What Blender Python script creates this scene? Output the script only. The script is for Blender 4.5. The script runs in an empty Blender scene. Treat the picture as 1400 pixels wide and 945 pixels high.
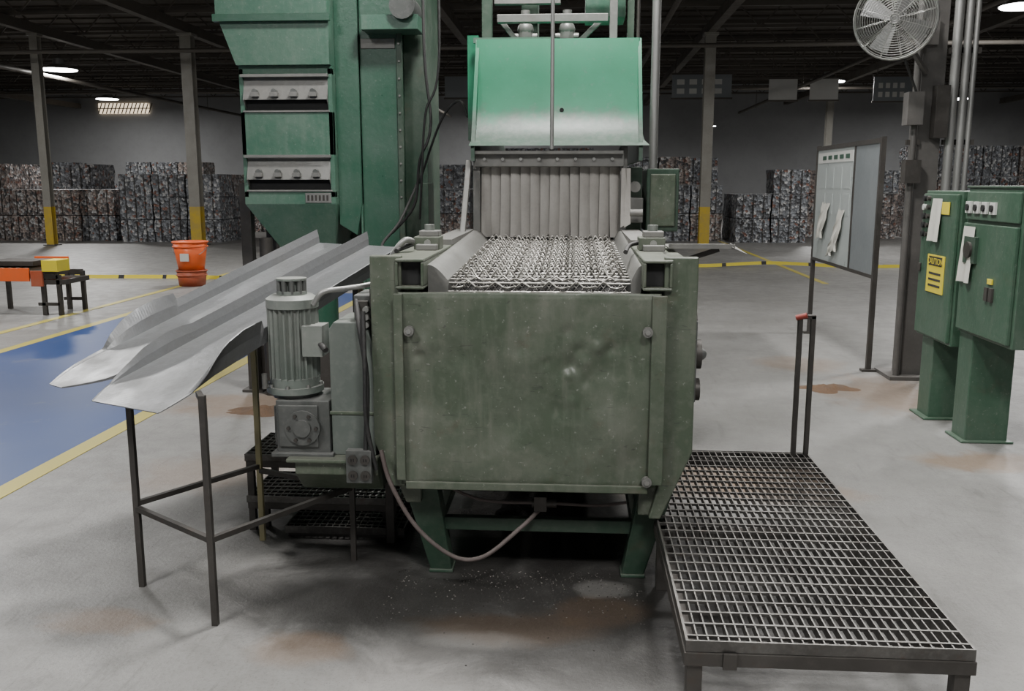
import bpy, math, random
from mathutils import Vector, Matrix, noise
random.seed(7)
V=Vector
# ------------------------------------------------------------------ materials
def newmat(name):
    m=bpy.data.materials.new(name); m.use_nodes=True
    nt=m.node_tree; b=nt.nodes['Principled BSDF']
    return m,nt,b
def nd(nt,t,**k):
    n=nt.nodes.new(t)
    for a,v in k.items(): setattr(n,a,v)
    return n
def mixc(nt,fac,a,b):
    n=nd(nt,'ShaderNodeMix',data_type='RGBA')
    if isinstance(fac,(int,float)): n.inputs[0].default_value=fac
    else: nt.links.new(fac,n.inputs[0])
    for i,x in ((6,a),(7,b)):
        if isinstance(x,tuple): n.inputs[i].default_value=(*x,1)
        else: nt.links.new(x,n.inputs[i])
    return n.outputs[2]
def mth(nt,op,a,b=None,clamp=False):
    n=nd(nt,'ShaderNodeMath',operation=op,use_clamp=clamp)
    for i,x in enumerate((a,b)):
        if x is None: continue
        if isinstance(x,(int,float)): n.inputs[i].default_value=x
        else: nt.links.new(x,n.inputs[i])
    return n.outputs[0]
def ramp(nt,fac,lo,hi,a=0.,b=1.):
    n=nd(nt,'ShaderNodeMapRange'); n.clamp=True
    nt.links.new(fac,n.inputs[0])
    for i,x in zip((1,2,3,4),(lo,hi,a,b)): n.inputs[i].default_value=x
    return n.outputs[0]
def noi(nt,vec,scale,detail=6,rough=.6,dist=0):
    n=nd(nt,'ShaderNodeTexNoise'); n.inputs['Scale'].default_value=scale
    n.inputs['Detail'].default_value=detail; n.inputs['Roughness'].default_value=rough
    n.inputs['Distortion'].default_value=dist
    nt.links.new(vec,n.inputs['Vector']); return n.outputs[0]
def pos(nt): return nd(nt,'ShaderNodeNewGeometry').outputs['Position']
def mat(name,col,rough=.6,metal=0.,dust=(.33,.33,.31),dustamt=.45,topdust=.6,rust=0.,scale=3.,bump=.15,streak=0.):
    m,nt,b=newmat(name); P=pos(nt)
    n1=noi(nt,P,scale,8,.65); n2=noi(nt,P,scale*9,4,.6)
    f=mth(nt,'MULTIPLY',ramp(nt,n1,.42,.72),dustamt)
    f2=mth(nt,'MULTIPLY',ramp(nt,n2,.5,.75),dustamt*.5)
    f=mth(nt,'ADD',f,f2,True)
    geo=nd(nt,'ShaderNodeNewGeometry'); sx=nd(nt,'ShaderNodeSeparateXYZ'); nt.links.new(geo.outputs['Normal'],sx.inputs[0])
    up=mth(nt,'MULTIPLY',ramp(nt,sx.outputs[2],.4,.95),topdust)
    f=mth(nt,'MAXIMUM',f,up)
    c=mixc(nt,f,col,dust)
    if streak>0:
        vm=nd(nt,'ShaderNodeVectorMath',operation='MULTIPLY'); nt.links.new(P,vm.inputs[0]); vm.inputs[1].default_value=(1,1,.12)
        n4=noi(nt,vm.outputs[0],scale*6,6,.6)
        c=mixc(nt,mth(nt,'MULTIPLY',ramp(nt,n4,.52,.7),streak),c,dust)
        n5=noi(nt,P,scale*22,3,.5)
        c=mixc(nt,ramp(nt,n5,.66,.73,0,streak),c,(.3,.31,.28))
        vm=nd(nt,'ShaderNodeVectorMath',operation='MULTIPLY'); nt.links.new(P,vm.inputs[0]); vm.inputs[1].default_value=(.3,1,1.6)
        n6=noi(nt,vm.outputs[0],scale*14,2,.5,1.5)
        c=mixc(nt,ramp(nt,n6,.69,.71,0,streak),c,(.035,.04,.035))
    if rust>0:
        n3=noi(nt,P,scale*2.3,8,.7,.5)
        c=mixc(nt,mth(nt,'MULTIPLY',ramp(nt,n3,.62-rust*.1,.75),rust),c,(.10,.05,.028))
    nt.links.new(c,b.inputs['Base Color'])
    b.inputs['Metallic'].default_value=metal
    r=ramp(nt,n1,.3,.7,max(.05,rough-.12),min(1,rough+.15)); nt.links.new(r,b.inputs['Roughness'])
    if bump:
        bp=nd(nt,'ShaderNodeBump'); bp.inputs['Strength'].default_value=bump; bp.inputs['Distance'].default_value=.01
        nt.links.new(n2,bp.inputs['Height']); nt.links.new(bp.outputs[0],b.inputs['Normal'])
    return m
def emis(name,col,s):
    m,nt,b=newmat(name); b.inputs['Base Color'].default_value=(*col,1)
    b.inputs['Emission Color'].default_value=(*col,1); b.inputs['Emission Strength'].default_value=s; return m
def flat(name,col,rough=.6,metal=0): return mat(name,col,rough,metal,dustamt=.12,topdust=.1,bump=.05)

M={}
M['green_dk']=mat('dusty_dark_green_paint',(.068,.090,.060),.40,dust=(.165,.17,.14),dustamt=.7,topdust=.8,rust=.35,streak=.45)
M['green_leg']=mat('leg_green_paint',(.03,.062,.040),.45,dust=(.12,.135,.11),dustamt=.5,topdust=.7,rust=.3)
M['green_lt']=mat('tower_green_paint',(.052,.130,.088),.42,dust=(.14,.195,.155),dustamt=.6,topdust=.7,rust=.15,streak=.3)
M['green_col']=mat('casing_green_paint',(.03,.092,.058),.35,dust=(.07,.115,.09),dustamt=.5,streak=.2)
M['green_cab']=mat('cabinet_green_paint',(.045,.10,.062),.4,dust=(.12,.155,.12),dustamt=.5,rust=.25,streak=.3)
M['galv']=mat('galvanised_sheet',(.22,.225,.23),.40,.45,dust=(.16,.16,.155),dustamt=.6,topdust=.0,scale=5,streak=.0,rust=.15)
M['steel_dusty']=mat('dusty_steel',(.18,.18,.17),.5,.35,dust=(.29,.28,.26),dustamt=.6,topdust=.5,rust=.3)
M['steel_dk']=mat('dark_steel',(.06,.055,.05),.5,.5,dust=(.14,.13,.12),dustamt=.4,topdust=.3,rust=.35)
M['grate']=mat('grating_steel',(.10,.095,.09),.38,.75,dust=(.31,.30,.28),dustamt=.4,topdust=.55,rust=.55,scale=6)
M['belt']=mat('belt_wire',(.30,.29,.265),.38,.6,dust=(.38,.36,.33),dustamt=.4,topdust=.4,rust=.4,scale=12,bump=0)
M['belt_dk']=mat('belt_wire_base',(.10,.095,.09),.4,.6,dust=(.18,.17,.155),dustamt=.4,topdust=.4,rust=.4,scale=12,bump=0)
M['belt_under']=mat('belt_underlay',(.016,.015,.014),.8,.2,dust=(.04,.037,.034),dustamt=.5,topdust=.2)
M['motor']=mat('motor_grey_green',(.15,.175,.155),.5,.1,dust=(.3,.3,.28),dustamt=.6,topdust=.8)
M['gearbox']=mat('gearbox_grey',(.085,.09,.085),.5,.3,dust=(.22,.22,.21),dustamt=.6,topdust=.8)
M['guardp']=mat('guard_grey_green',(.11,.13,.115),.5,.1,dust=(.22,.23,.21),dustamt=.6,topdust=.8)
M['black']=mat('black_parts_and_shade',(.012,.012,.012),.8,dustamt=.2,dust=(.05,.05,.05),topdust=.2)  # black for knobs and slots, and for plates painting shade inside openings
M['strip']=mat('curtain_strip',(.42,.40,.37),.6,dust=(.3,.28,.26),dustamt=.5,topdust=0,scale=7)
M['pipe']=mat('conduit',(.3,.3,.29),.4,.5,dust=(.3,.3,.28),dustamt=.4)
M['cable']=mat('rubber_cable',(.02,.02,.02),.6,dust=(.1,.095,.09),dustamt=.5)
M['hose']=mat('grimy_hose',(.085,.065,.06),.6,dust=(.2,.17,.16),dustamt=.5)
M['white']=flat('white_sheet',(.6,.6,.57))
M['paper']=flat('paper',(.62,.61,.55))
M['board']=mat('board_face',(.42,.46,.45),.35,dust=(.5,.52,.5),dustamt=.3)
M['boardg']=mat('board_face_grey',(.2,.22,.23),.4,dust=(.25,.26,.26),dustamt=.3)
M['yellow']=flat('yellow_label',(.75,.62,.03),.5)
M['yellowpaint']=mat('yellow_paint',(.55,.38,.03),.5,dust=(.25,.22,.14),dustamt=.5)
M['dullyel']=mat('faded_yellow_post',(.28,.25,.13),.5,dust=(.22,.2,.15),dustamt=.6)
M['blackink']=flat('black_ink',(.01,.01,.01))
M['orange']=mat('orange_plastic',(.85,.13,.02),.45,dust=(.5,.2,.1),dustamt=.3,topdust=.2)
M['redbrown']=mat('faded_red_plastic',(.42,.08,.03),.5,dust=(.35,.18,.12),dustamt=.4)
M['red']=flat('red_handle',(.25,.03,.02))
M['column']=mat('column_paint',(.27,.26,.23),.5,dust=(.18,.165,.145),dustamt=.5,rust=.15)
M['coldk']=mat('column_dark',(.09,.085,.08),.5,dust=(.15,.14,.13),dustamt=.5)
M['wall']=mat('wall_paint',(.29,.295,.30),.8,dust=(.21,.21,.215),dustamt=.5,topdust=0,scale=.4,bump=0)
M['ceil']=mat('ceiling_deck',(.075,.066,.054),.8,dust=(.045,.038,.03),dustamt=.5,topdust=0,scale=.5,bump=0)
M['joist']=mat('joist_steel',(.10,.09,.078),.6,.2,dust=(.14,.125,.105),dustamt=.3,bump=0)
M['lamp']=emis('lamp_lens',(1,1,1),20)
M['window']=emis('window_glow',(1,.82,.6),1.3)
M['chrome']=mat('worn_chrome',(.4,.4,.38),.35,.8,dustamt=.2,topdust=.2)
M['blade']=mat('fan_blade',(.26,.26,.26),.4,.5)

def hood_mat():
    m,nt,b=newmat('hood_paint'); P=pos(nt)
    sp=nd(nt,'ShaderNodeSeparateXYZ'); nt.links.new(P,sp.inputs[0])
    n=noi(nt,P,4,8,.7); n2=noi(nt,P,30,4,.6); n3=noi(nt,P,11,6,.7)
    z=mth(nt,'ADD',sp.outputs[2],mth(nt,'MULTIPLY',mth(nt,'SUBTRACT',n,.5),.35))
    f=ramp(nt,z,1.93,2.02)
    c=mixc(nt,ramp(nt,n2,.4,.7),(.075,.12,.09),(.13,.165,.14))
    c=mixc(nt,ramp(nt,n3,.5,.65,0,.5),c,(.04,.12,.075))
    g=mixc(nt,ramp(nt,n,.35,.7),(.008,.165,.078),(.018,.20,.105))
    g=mixc(nt,ramp(nt,n2,.6,.78,0,.5),g,(.10,.17,.135))
    g=mixc(nt,ramp(nt,n3,.62,.74,0,.4),g,(.07,.14,.10))
    c=mixc(nt,f,c,g)
    nt.links.new(c,b.inputs['Base Color']); b.inputs['Roughness'].default_value=.42
    return m
M['hood']=hood_mat()

def bale_mat(name,tint):
    m,nt,b=newmat(name); P=pos(nt)
    vo=nd(nt,'ShaderNodeTexVoronoi'); vo.inputs['Scale'].default_value=14; nt.links.new(P,vo.inputs['Vector'])
    sp=nd(nt,'ShaderNodeSeparateColor'); nt.links.new(vo.outputs['Color'],sp.inputs[0])
    n2=noi(nt,P,30,3,.7)
    c=mixc(nt,ramp(nt,sp.outputs[0],.1,.95),(.08,.08,.085),tint)
    c=mixc(nt,ramp(nt,sp.outputs[1],.82,.84),c,(.55,.55,.55))
    c=mixc(nt,ramp(nt,sp.outputs[2],.93,.95),c,(.25,.13,.10))
    c=mixc(nt,ramp(nt,n2,.5,.7),c,(.06,.06,.06))
    nt.links.new(c,b.inputs['Base Color']); b.inputs['Roughness'].default_value=.5; b.inputs['Metallic'].default_value=.15
    bp=nd(nt,'ShaderNodeBump'); bp.inputs['Strength'].default_value=.8; bp.inputs['Distance'].default_value=.05
    nt.links.new(vo.outputs['Distance'],bp.inputs['Height']); nt.links.new(bp.outputs[0],b.inputs['Normal'])
    return m
M['baleA']=bale_mat('crushed_can_bale_warm',(.44,.36,.32)); M['baleB']=bale_mat('crushed_can_bale_grey',(.33,.35,.38))

def floor_mat():
    m,nt,b=newmat('concrete_floor'); P=pos(nt)
    n1=noi(nt,P,.6,8,.6); n2=noi(nt,P,5,8,.7); n3=noi(nt,P,60,4,.7); n4=noi(nt,P,2.4,9,.72,.6); n6=noi(nt,P,160,2,.5); n7=noi(nt,P,1.6,6,.65,.8)
    c=mixc(nt,ramp(nt,n1,.3,.7),(.205,.20,.19),(.29,.285,.275))
    c=mixc(nt,mth(nt,'MULTIPLY',ramp(nt,n2,.45,.75),.45),c,(.145,.14,.132))
    c=mixc(nt,mth(nt,'MULTIPLY',ramp(nt,n3,.5,.75),.45),c,(.10,.096,.092))
    c=mixc(nt,ramp(nt,n7,.50,.68,0,.35),c,(.14,.137,.13))
    c=mixc(nt,ramp(nt,n7,.30,.44,.3,0),c,(.34,.335,.32))
    vm=nd(nt,'ShaderNodeVectorMath',operation='MULTIPLY'); nt.links.new(P,vm.inputs[0]); vm.inputs[1].default_value=(3.,.35,1)
    ns=noi(nt,vm.outputs[0],7,5,.6,.4); c=mixc(nt,ramp(nt,ns,.58,.66,0,.3),c,(.11,.107,.10))
    def blob(cx,cy,r,rx=1.,ry=1.):
        vs=nd(nt,'ShaderNodeVectorMath',operation='SUBTRACT'); nt.links.new(P,vs.inputs[0]); vs.inputs[1].default_value=(cx,cy,0)
        vm=nd(nt,'ShaderNodeVectorMath',operation='MULTIPLY'); nt.links.new(vs.outputs[0],vm.inputs[0]); vm.inputs[1].default_value=(1/rx,1/ry,0)
        vl=nd(nt,'ShaderNodeVectorMath',operation='LENGTH'); nt.links.new(vm.outputs[0],vl.inputs[0])
        return ramp(nt,vl.outputs['Value'],r*.3,r,1.,0.)
    def ragged(cx,cy,r,rx,ry,s,soft=.16,t=.5):
        bl=blob(cx,cy,r,rx,ry)
        k=mth(nt,'ADD',bl,mth(nt,'MULTIPLY',mth(nt,'SUBTRACT',n4,.5),1.8))
        k=mth(nt,'MULTIPLY',ramp(nt,k,t-soft,t+soft*2),ramp(nt,bl,0,.3))
        return mth(nt,'MULTIPLY',k,s)
    for cx,cy,r,rx,ry,s in ((-.2,2.5,.7,1.3,.7,.35),(-.55,2.8,.4,1,.6,.4),(-1.35,3.5,.45,1,1,.3),(.4,2.3,.6,1,1,.25),(1.5,3.4,1,1,1,.2)):
        c=mixc(nt,ragged(cx,cy,r,rx,ry,s),c,(.36,.345,.325))
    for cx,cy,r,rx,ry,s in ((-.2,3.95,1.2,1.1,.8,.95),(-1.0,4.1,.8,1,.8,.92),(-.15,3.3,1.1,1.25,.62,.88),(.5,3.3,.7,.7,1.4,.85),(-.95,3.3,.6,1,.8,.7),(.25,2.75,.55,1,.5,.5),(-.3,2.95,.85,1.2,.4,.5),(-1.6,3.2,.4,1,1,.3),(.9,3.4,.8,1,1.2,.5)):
        c=mixc(nt,ragged(cx,cy,r,rx,ry,s,.28,.33),c,(.032,.030,.028))  # dark grit around the machine, with its soft shadow painted into the colour
    for cx,cy,r,rx,ry,s in ((-.25,3.1,.4,1.3,.5,.18),(.1,3.25,.3,1,.6,.18),(.55,4.95,.8,1.2,.8,.6),(1.1,4.7,.6,1,.6,.45),(-1.75,3.05,.35,1,.5,.45),(-2.0,4.8,.6,1.2,1,.35),(-2.3,6.4,.8,1.3,.7,.6),
                            (2.5,7.0,1.0,.8,1.,.5),(2.4,5.3,.6,1,.5,.6),(2.0,8.2,.6,1,1,.35),(-.95,2.9,.3,1,.6,.3),(-1.3,4.9,.5,1,.6,.4)):
        c=mixc(nt,ragged(cx,cy,r,rx,ry,s),c,(.22,.135,.075))
    for cx,cy,r,rx,ry,s in ((.12,3.45,.16,1,.7,.3),(-.35,3.0,.2,1.6,.5,.2)):
        c=mixc(nt,ragged(cx,cy,r,rx,ry,s),c,(.34,.33,.31))
    c=mixc(nt,ramp(nt,n6,.66,.70,0,.6),c,(.05,.048,.045))
    nt.links.new(c,b.inputs['Base Color'])
    nt.links.new(ramp(nt,n2,.3,.7,.34,.58),b.inputs['Roughness'])
    bp=nd(nt,'ShaderNodeBump'); bp.inputs['Strength'].default_value=.25; bp.inputs['Distance'].default_value=.01
    nt.links.new(n3,bp.inputs['Height']); nt.links.new(bp.outputs[0],b.inputs['Normal'])
    return m
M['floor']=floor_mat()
def stripe(name,col,wear,gr=(.2,.2,.2),r=.45):
    m,nt,b=newmat(name); P=pos(nt)
    n=noi(nt,P,2.5,9,.75); n2=noi(nt,P,.5,3)
    c=mixc(nt,ramp(nt,n,.58,.75,0,wear),col,gr)
    c=mixc(nt,ramp(nt,n2,.4,.7,0,.12),c,(.2,.23,.28))
    nt.links.new(c,b.inputs['Base Color']); b.inputs['Roughness'].default_value=r; return m
M['blue']=stripe('blue_floor_paint',(.008,.05,.20),.55); M['yel']=stripe('yellow_floor_paint',(.5,.42,.07),.7)

# ------------------------------------------------------------------ mesh builder
class B:
    def __init__(s): s.v=[];s.f=[];s.m=[];s.s=[];s.mats=[]
    def mi(s,k):
        if k not in s.mats: s.mats.append(k)
        return s.mats.index(k)
    def add(s,vs,fs,k,smooth=False):
        o=len(s.v); s.v+= [tuple(x) for x in vs]
        for f in fs: s.f.append([i+o for i in f]); s.m.append(s.mi(k)); s.s.append(smooth)
    def box(s,x0,x1,y0,y1,z0,z1,k):
        vs=[(x,y,z) for x in (x0,x1) for y in (y0,y1) for z in (z0,z1)]
        s.add(vs,[(0,1,3,2),(4,6,7,5),(0,4,5,1),(2,3,7,6),(0,2,6,4),(1,5,7,3)],k)
    def hexa(s,a,b,k):
        s.add(list(a)+list(b),[(3,2,1,0),(4,5,6,7),(0,1,5,4),(1,2,6,5),(2,3,7,6),(3,0,4,7)],k)
    def beam(s,p,q,w,h,k,up=(0,0,1)):
        p=V(p);q=V(q);d=(q-p).normalized();u=V(up)
        if abs(d.dot(u))>.98:u=V((0,1,0))
        r=d.cross(u).normalized();u=r.cross(d)
        L=lambda c:[c+r*a*w/2+u*b*h/2 for a,b in((-1,-1),(1,-1),(1,1),(-1,1))]
        s.hexa(L(p),L(q),k)
    def cyl(s,p,q,r,k,r2=None,n=16,smooth=True):
        p=V(p);q=V(q);r2=r if r2 is None else r2
        d=(q-p).normalized();u=V((0,0,1)) if abs(d.z)<.9 else V((1,0,0))
        a=d.cross(u).normalized();b=d.cross(a)
        c=[(a*math.cos(t)+b*math.sin(t)) for t in [2*math.pi*i/n for i in range(n)]]
        vs=[p+x*r for x in c]+[q+x*r2 for x in c]
        s.add(vs,[(i,(i+1)%n,n+(i+1)%n,n+i) for i in range(n)],k,smooth)
        s.add([p+x*r for x in c],[tuple(range(n))],k); s.add([q+x*r2 for x in c],[tuple(reversed(range(n)))],k)
    def tube(s,pts,r,k,n=8,closed=False):
        pts=[V(p) for p in pts];N=len(pts);prev=None;vs=[]
        for i,p in enumerate(pts):
            if closed: d=pts[(i+1)%N]-pts[i-1]
            else: d=pts[min(i+1,N-1)]-pts[max(i-1,0)]
            d.normalize()
            if prev is None: prev=d.orthogonal()
            prev=(prev-d*prev.dot(d)).normalized();b=d.cross(prev)
            vs+=[p+(prev*math.cos(2*math.pi*j/n)+b*math.sin(2*math.pi*j/n))*r for j in range(n)]
        fs=[(i*n+j,i*n+(j+1)%n,((i+1)%N)*n+(j+1)%n,((i+1)%N)*n+j) for i in range(N if closed else N-1) for j in range(n)]
        s.add(vs,fs,k,True)
        if not closed: s.add(vs[:n],[tuple(range(n))],k); s.add(vs[-n:],[tuple(range(n))],k)
    def ring(s,c,r,axis,rr,k,n=32,m=6):
        c=V(c);ax=V(axis).normalized();a=ax.orthogonal().normalized();b=ax.cross(a)
        s.tube([c+(a*math.cos(2*math.pi*i/n)+b*math.sin(2*math.pi*i/n))*r for i in range(n)],rr,k,m,True)
    def sph(s,c,r,k,n=12,sc=(1,1,1)):
        c=V(c);vs=[];fs=[]
        for i in range(n//2+1):
            t=math.pi*i/(n//2)
            for j in range(n):
                p=2*math.pi*j/n; vs.append(c+V((math.sin(t)*math.cos(p)*sc[0],math.sin(t)*math.sin(p)*sc[1],math.cos(t)*sc[2]))*r)
        for i in range(n//2):
            for j in range(n): fs.append((i*n+j,(i+1)*n+j,(i+1)*n+(j+1)%n,i*n+(j+1)%n))
        s.add(vs,fs,k,True)
    def prismY(s,pts,y0,y1,k):
        n=len(pts); vs=[(x,y0,z) for x,z in pts]+[(x,y1,z) for x,z in pts]
        s.add(vs,[tuple(range(n)),tuple(reversed(range(n,2*n)))]+[(i,i+n,(i+1)%n+n,(i+1)%n) for i in range(n)],k)
    def prismX(s,pts,x0,x1,k):
        n=len(pts); vs=[(x0,y,z) for y,z in pts]+[(x1,y,z) for y,z in pts]
        s.add(vs,[tuple(range(n)),tuple(reversed(range(n,2*n)))]+[(i,i+n,(i+1)%n+n,(i+1)%n) for i in range(n)],k)
    def sqtube(s,x0,x1,y0,y1,z0,z1,t,k):
        s.box(x0,x1,y0,y1,z0,z0+t,k);s.box(x0,x1,y0,y1,z1-t,z1,k)
        s.box(x0,x0+t,y0,y1,z0+t,z1-t,k);s.box(x1-t,x1,y0,y1,z0+t,z1-t,k)
        s.box(x0+t,x1-t,y0+.04,y0+.05,z0+t,z1-t,'black')  # black plate near the mouth stands in for the tube's shaded inside
    def build(s,name,parent=None,bevel=0,loc=None):
        me=bpy.data.meshes.new(name); me.from_pydata(s.v,[],s.f)
        for k in s.mats: me.materials.append(M[k])
        me.polygons.foreach_set('material_index',s.m); me.polygons.foreach_set('use_smooth',s.s)
        me.update(); o=bpy.data.objects.new(name,me); bpy.context.collection.objects.link(o)
        import bmesh
        bm=bmesh.new(); bm.from_mesh(me); bmesh.ops.recalc_face_normals(bm,faces=bm.faces); bm.to_mesh(me); bm.free()
        if bevel:
            md=o.modifiers.new('bevel','BEVEL'); md.width=bevel; md.segments=2; md.limit_method='ANGLE'; md.angle_limit=math.radians(40)
        if parent: o.parent=parent
        return o
def empty(name,loc=(0,0,0)):
    e=bpy.data.objects.new(name,None); e.empty_display_size=.2; bpy.context.collection.objects.link(e); return e
def smoothpath(pts,n=8):
    pts=[V(p) for p in pts]; P=[pts[0]]+pts+[pts[-1]]; out=[]
    for i in range(1,len(P)-2):
        a,b,c,d=P[i-1:i+3]
        for j in range(n):
            t=j/n; out.append(.5*((2*b)+(c-a)*t+(2*a-5*b+4*c-d)*t*t+(3*b-a-3*c+d)*t**3))
    out.append(pts[-1]); return out

# ------------------------------------------------------------------ room shell
WX0,WX1,WY0,WY1,H=-34.,30.,-8.,46.,6.3
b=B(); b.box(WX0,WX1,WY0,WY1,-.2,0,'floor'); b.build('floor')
b=B(); b.box(WX0,WX1,WY1,WY1+.2,0,H,'wall')
b.build('wall_back')
b=B(); b.box(WX0-.2,WX0,WY0,WY1,0,H,'wall'); b.build('wall_left')
b=B(); b.box(WX1,WX1+.2,WY0,WY1,0,H,'wall'); b.build('wall_right')
b=B(); b.box(WX0,WX1,WY0,WY1,H,H+.2,'ceil')
for i in range(60):
    y=WY0+.45+i*.9; b.box(WX0+.1,WX1-.1,y,y+.12,H-.05,H,'ceil')
b.build('ceiling')
b=B()
for y in [4+3.0*i for i in range(14)]:
    b.box(WX0+.1,WX1-.1,y-.04,y+.04,H-.16,H-.05,'joist'); b.box(WX0+.1,WX1-.1,y-.04,y+.04,H-.75,H-.68,'joist')
    x=WX0+.3;k=0
    while x<WX1-.9:
        z0,z1=(H-.72,H-.12) if k%2==0 else (H-.12,H-.72)
        b.beam((x,y,z0),(x+.6,y,z1),.035,.035,'joist'); x+=.6;k+=1
for x in (-25,-13.6,-9.8,-3,3.34,10,20):
    b.box(x-.1,x+.1,WY0+1,WY1-.1,H-1.0,H-.76,'joist')
for x,z in ((-6.5,4.9),(-5.9,4.7),(1.9,5.0),(7.5,4.8),(-16,4.8)):
    b.cyl((x,8,z),(x,44,z),.06,'joist',n=8)
for y,z in ((16,4.9),(22,4.7),(34,4.9)):
    b.cyl((WX0+1,y,z),(WX1-1,y,z),.05,'joist',n=8)
for y in (8,16,24,32,40):
    for x in (-6.5,1.9,7.5,-16): b.cyl((x,y,4.7),(x,y,H-.06),.012,'joist',n=6)
b.build('roof_trusses')
b=B()
b.box(-24,-21.4,WY1-.1,WY1-.02,5.05,5.55,'window')
for i in range(14): b.beam((-24+i*.2,WY1-.13,5.05),(-23.8+i*.2,WY1-.13,5.55),.04,.04,'joist')
b.box(-24.05,-21.35,WY1-.16,WY1-.1,5.28,5.32,'joist')
b.build('window_1')
b=B()
b.box(WX0+.02,WX1-.02,WY1-.04,WY1,0,.25,'coldk'); b.build('baseboard_back')

def strip(name,x0,x1,y0,y1,z,k):
    b=B(); b.box(x0,x1,y0,y1,.0005,z,k); return b.build(name)
strip('blue_walkway',-5.45,-3.05,0,13.2,.003,'blue')
strip('yellow_floor_stripe',-3.05,-2.93,0,13.2,.004,'yel')
strip('yellow_floor_stripe.001',-5.57,-5.45,0,22,.004,'yel')
strip('yellow_floor_stripe.002',-6.25,-6.15,0,20,.004,'yel')
strip('yellow_floor_stripe.003',4.0,4.1,15,30,.004,'yel')

# columns
def column(name,x,y,w,top,yel=1.0,bandk='yellowpaint',k='column'):
    b=B(); t=.018
    for z0,z1,kk in ((0,yel,bandk),(yel,top,k)):
        b.box(x-w/2,x+w/2,y-w/2,y-w/2+t,z0,z1,kk); b.box(x-w/2,x+w/2,y+w/2-t,y+w/2,z0,z1,kk)
        b.box(x-t/2,x+t/2,y-w/2+t,y+w/2-t,z0,z1,kk)
    b.box(x-w*.8,x+w*.8,y-w*.8,y+w*.8,0,.03,'coldk'); b.box(x-w*.7,x+w*.7,y-w*.7,y+w*.7,top-.06,top,k)
    return b.build(name)
column('steel_column',-13.6,23.1,.2,5.3)
column('steel_column.001',-9.8,23.4,.28,5.3)
column('steel_column.002',3.34,24.2,.26,5.3)
column('steel_column.003',-13.6,38,.25,5.3); column('steel_column.004',3.34,40,.25,5.3); column('steel_column.005',10,38,.25,5.3)
b=B(); x,y=2.80,7.75; w=.18
b.box(x-w/2,x+w/2,y-w/2,y-w/2+.02,0,H-1,'coldk'); b.box(x-w/2,x+w/2,y+w/2-.02,y+w/2,0,H-1,'coldk'); b.box(x-.01,x+.01,y-.08,y+.08,0,H-1,'coldk')
b.box(x-.2,x+.2,y-.2,y+.2,0,.03,'coldk')
for dx,r,kk in ((.15,.036,'pipe'),(.23,.03,'pipe'),(.29,.02,'pipe'),(-.13,.025,'coldk')):
    b.cyl((x+dx,y-.12,.02),(x+dx,y-.12,H-1),r,kk,n=10)
    for z in (1.9,2.6,3.4): b.box(x+dx-.05,x+dx+.05,y-.125,y-.09,z,z+.04,'steel_dk')
b.box(x-.22,x-.1,y-.22,y-.1,2.05,2.3,'coldk'); b.box(x+.0,x+.1,y-.2,y-.1,1.95,2.35,'steel_dk'); b.box(x-.2,x-.08,y-.2,y-.1,1.6,1.78,'steel_dk')
b.build('steel_column.006')

# ------------------------------------------------------------------ lamps (round high bay)
def lamp(name,x,y,z,r,power):
    e=empty(name); b=B()
    b.cyl((x,y,z),(x,y,z+.03),r-.03,'lamp',n=28); b.cyl((x,y,z+.02),(x,y,z+.16),r,'pipe',r2=r*.45,n=28); b.cyl((x,y,z+.16),(x,y,z+.34),r*.3,'pipe',n=20)
    b.cyl((x,y,z+.34),(x,y,H-.06),.012,'joist',n=6)
    b.build(name+'_housing',e)
    l=bpy.data.lights.new(name+'_light','AREA'); l.shape='DISK'; l.size=2*r; l.energy=power; l.color=(1,.985,.96)
    o=bpy.data.objects.new(name+'_light',l); bpy.context.collection.objects.link(o); o.location=(x,y,z-.01); o.parent=e
L=[(-15.8,28,5.0,.55,550),(8.6,33,5,.55,330),(-4.5,16,5.1,.5,290),(-7,9.5,5.1,.5,300),(5.5,10,5.1,.5,270),(-.1,4.6,5.0,.36,270),(1.9,7.5,5.0,.45,190),
   (9,20,5.1,.5,380),(-13,16,5.1,.5,420),(-4.2,41,5,.5,260),(1.2,-.6,5,.6,210),(-3,.5,5,.6,165),(-21,41,5.3,.5,340),(5.7,40,3.95,.2,40),(15.6,40,5,.5,260)]  # far-wall lamps behind hood and column are unseen, added to brighten the wall
for i,(x,y,z,r,p) in enumerate(L): lamp('high_bay_lamp' if i==0 else 'high_bay_lamp.%03d'%i,x,y,z,r,p)

# ------------------------------------------------------------------ bales
def bale(b,x,y,z,w,d,h,k):
    n=5; c=V((x,y,z+h/2)); sz=V((w,d,h))
    def P(u):
        q=V([(abs(t)**.8)*(1 if t>0 else -1) for t in u])*.5
        p=V((c.x+q.x*sz.x,c.y+q.y*sz.y,c.z+q.z*sz.z)); o=noise.noise_vector(p*3.1)*.05
        if abs(u[2])>.99: o.z=0
        return p+o*.9
    for ax in range(3):
        for sg in (-1,1):
            vs=[];fs=[]
            for i in range(n+1):
                for j in range(n+1):
                    u=[0,0,0];u[ax]=sg;u[(ax+1)%3]=-1+2*i/n;u[(ax+2)%3]=-1+2*j/n;vs.append(P(u))
            for i in range(n):
                for j in range(n):
                    a=i*(n+1)+j; fs.append((a,a+1,a+n+2,a+n+1))
            b.add(vs,fs,k)
    for t in (-.3,0,.3):
        b.box(x+t*w-.008,x+t*w+.008,y-d/2-.03,y-d/2-.01,z+.02,z+h-.02,'steel_dk')
bi=[0]
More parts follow.
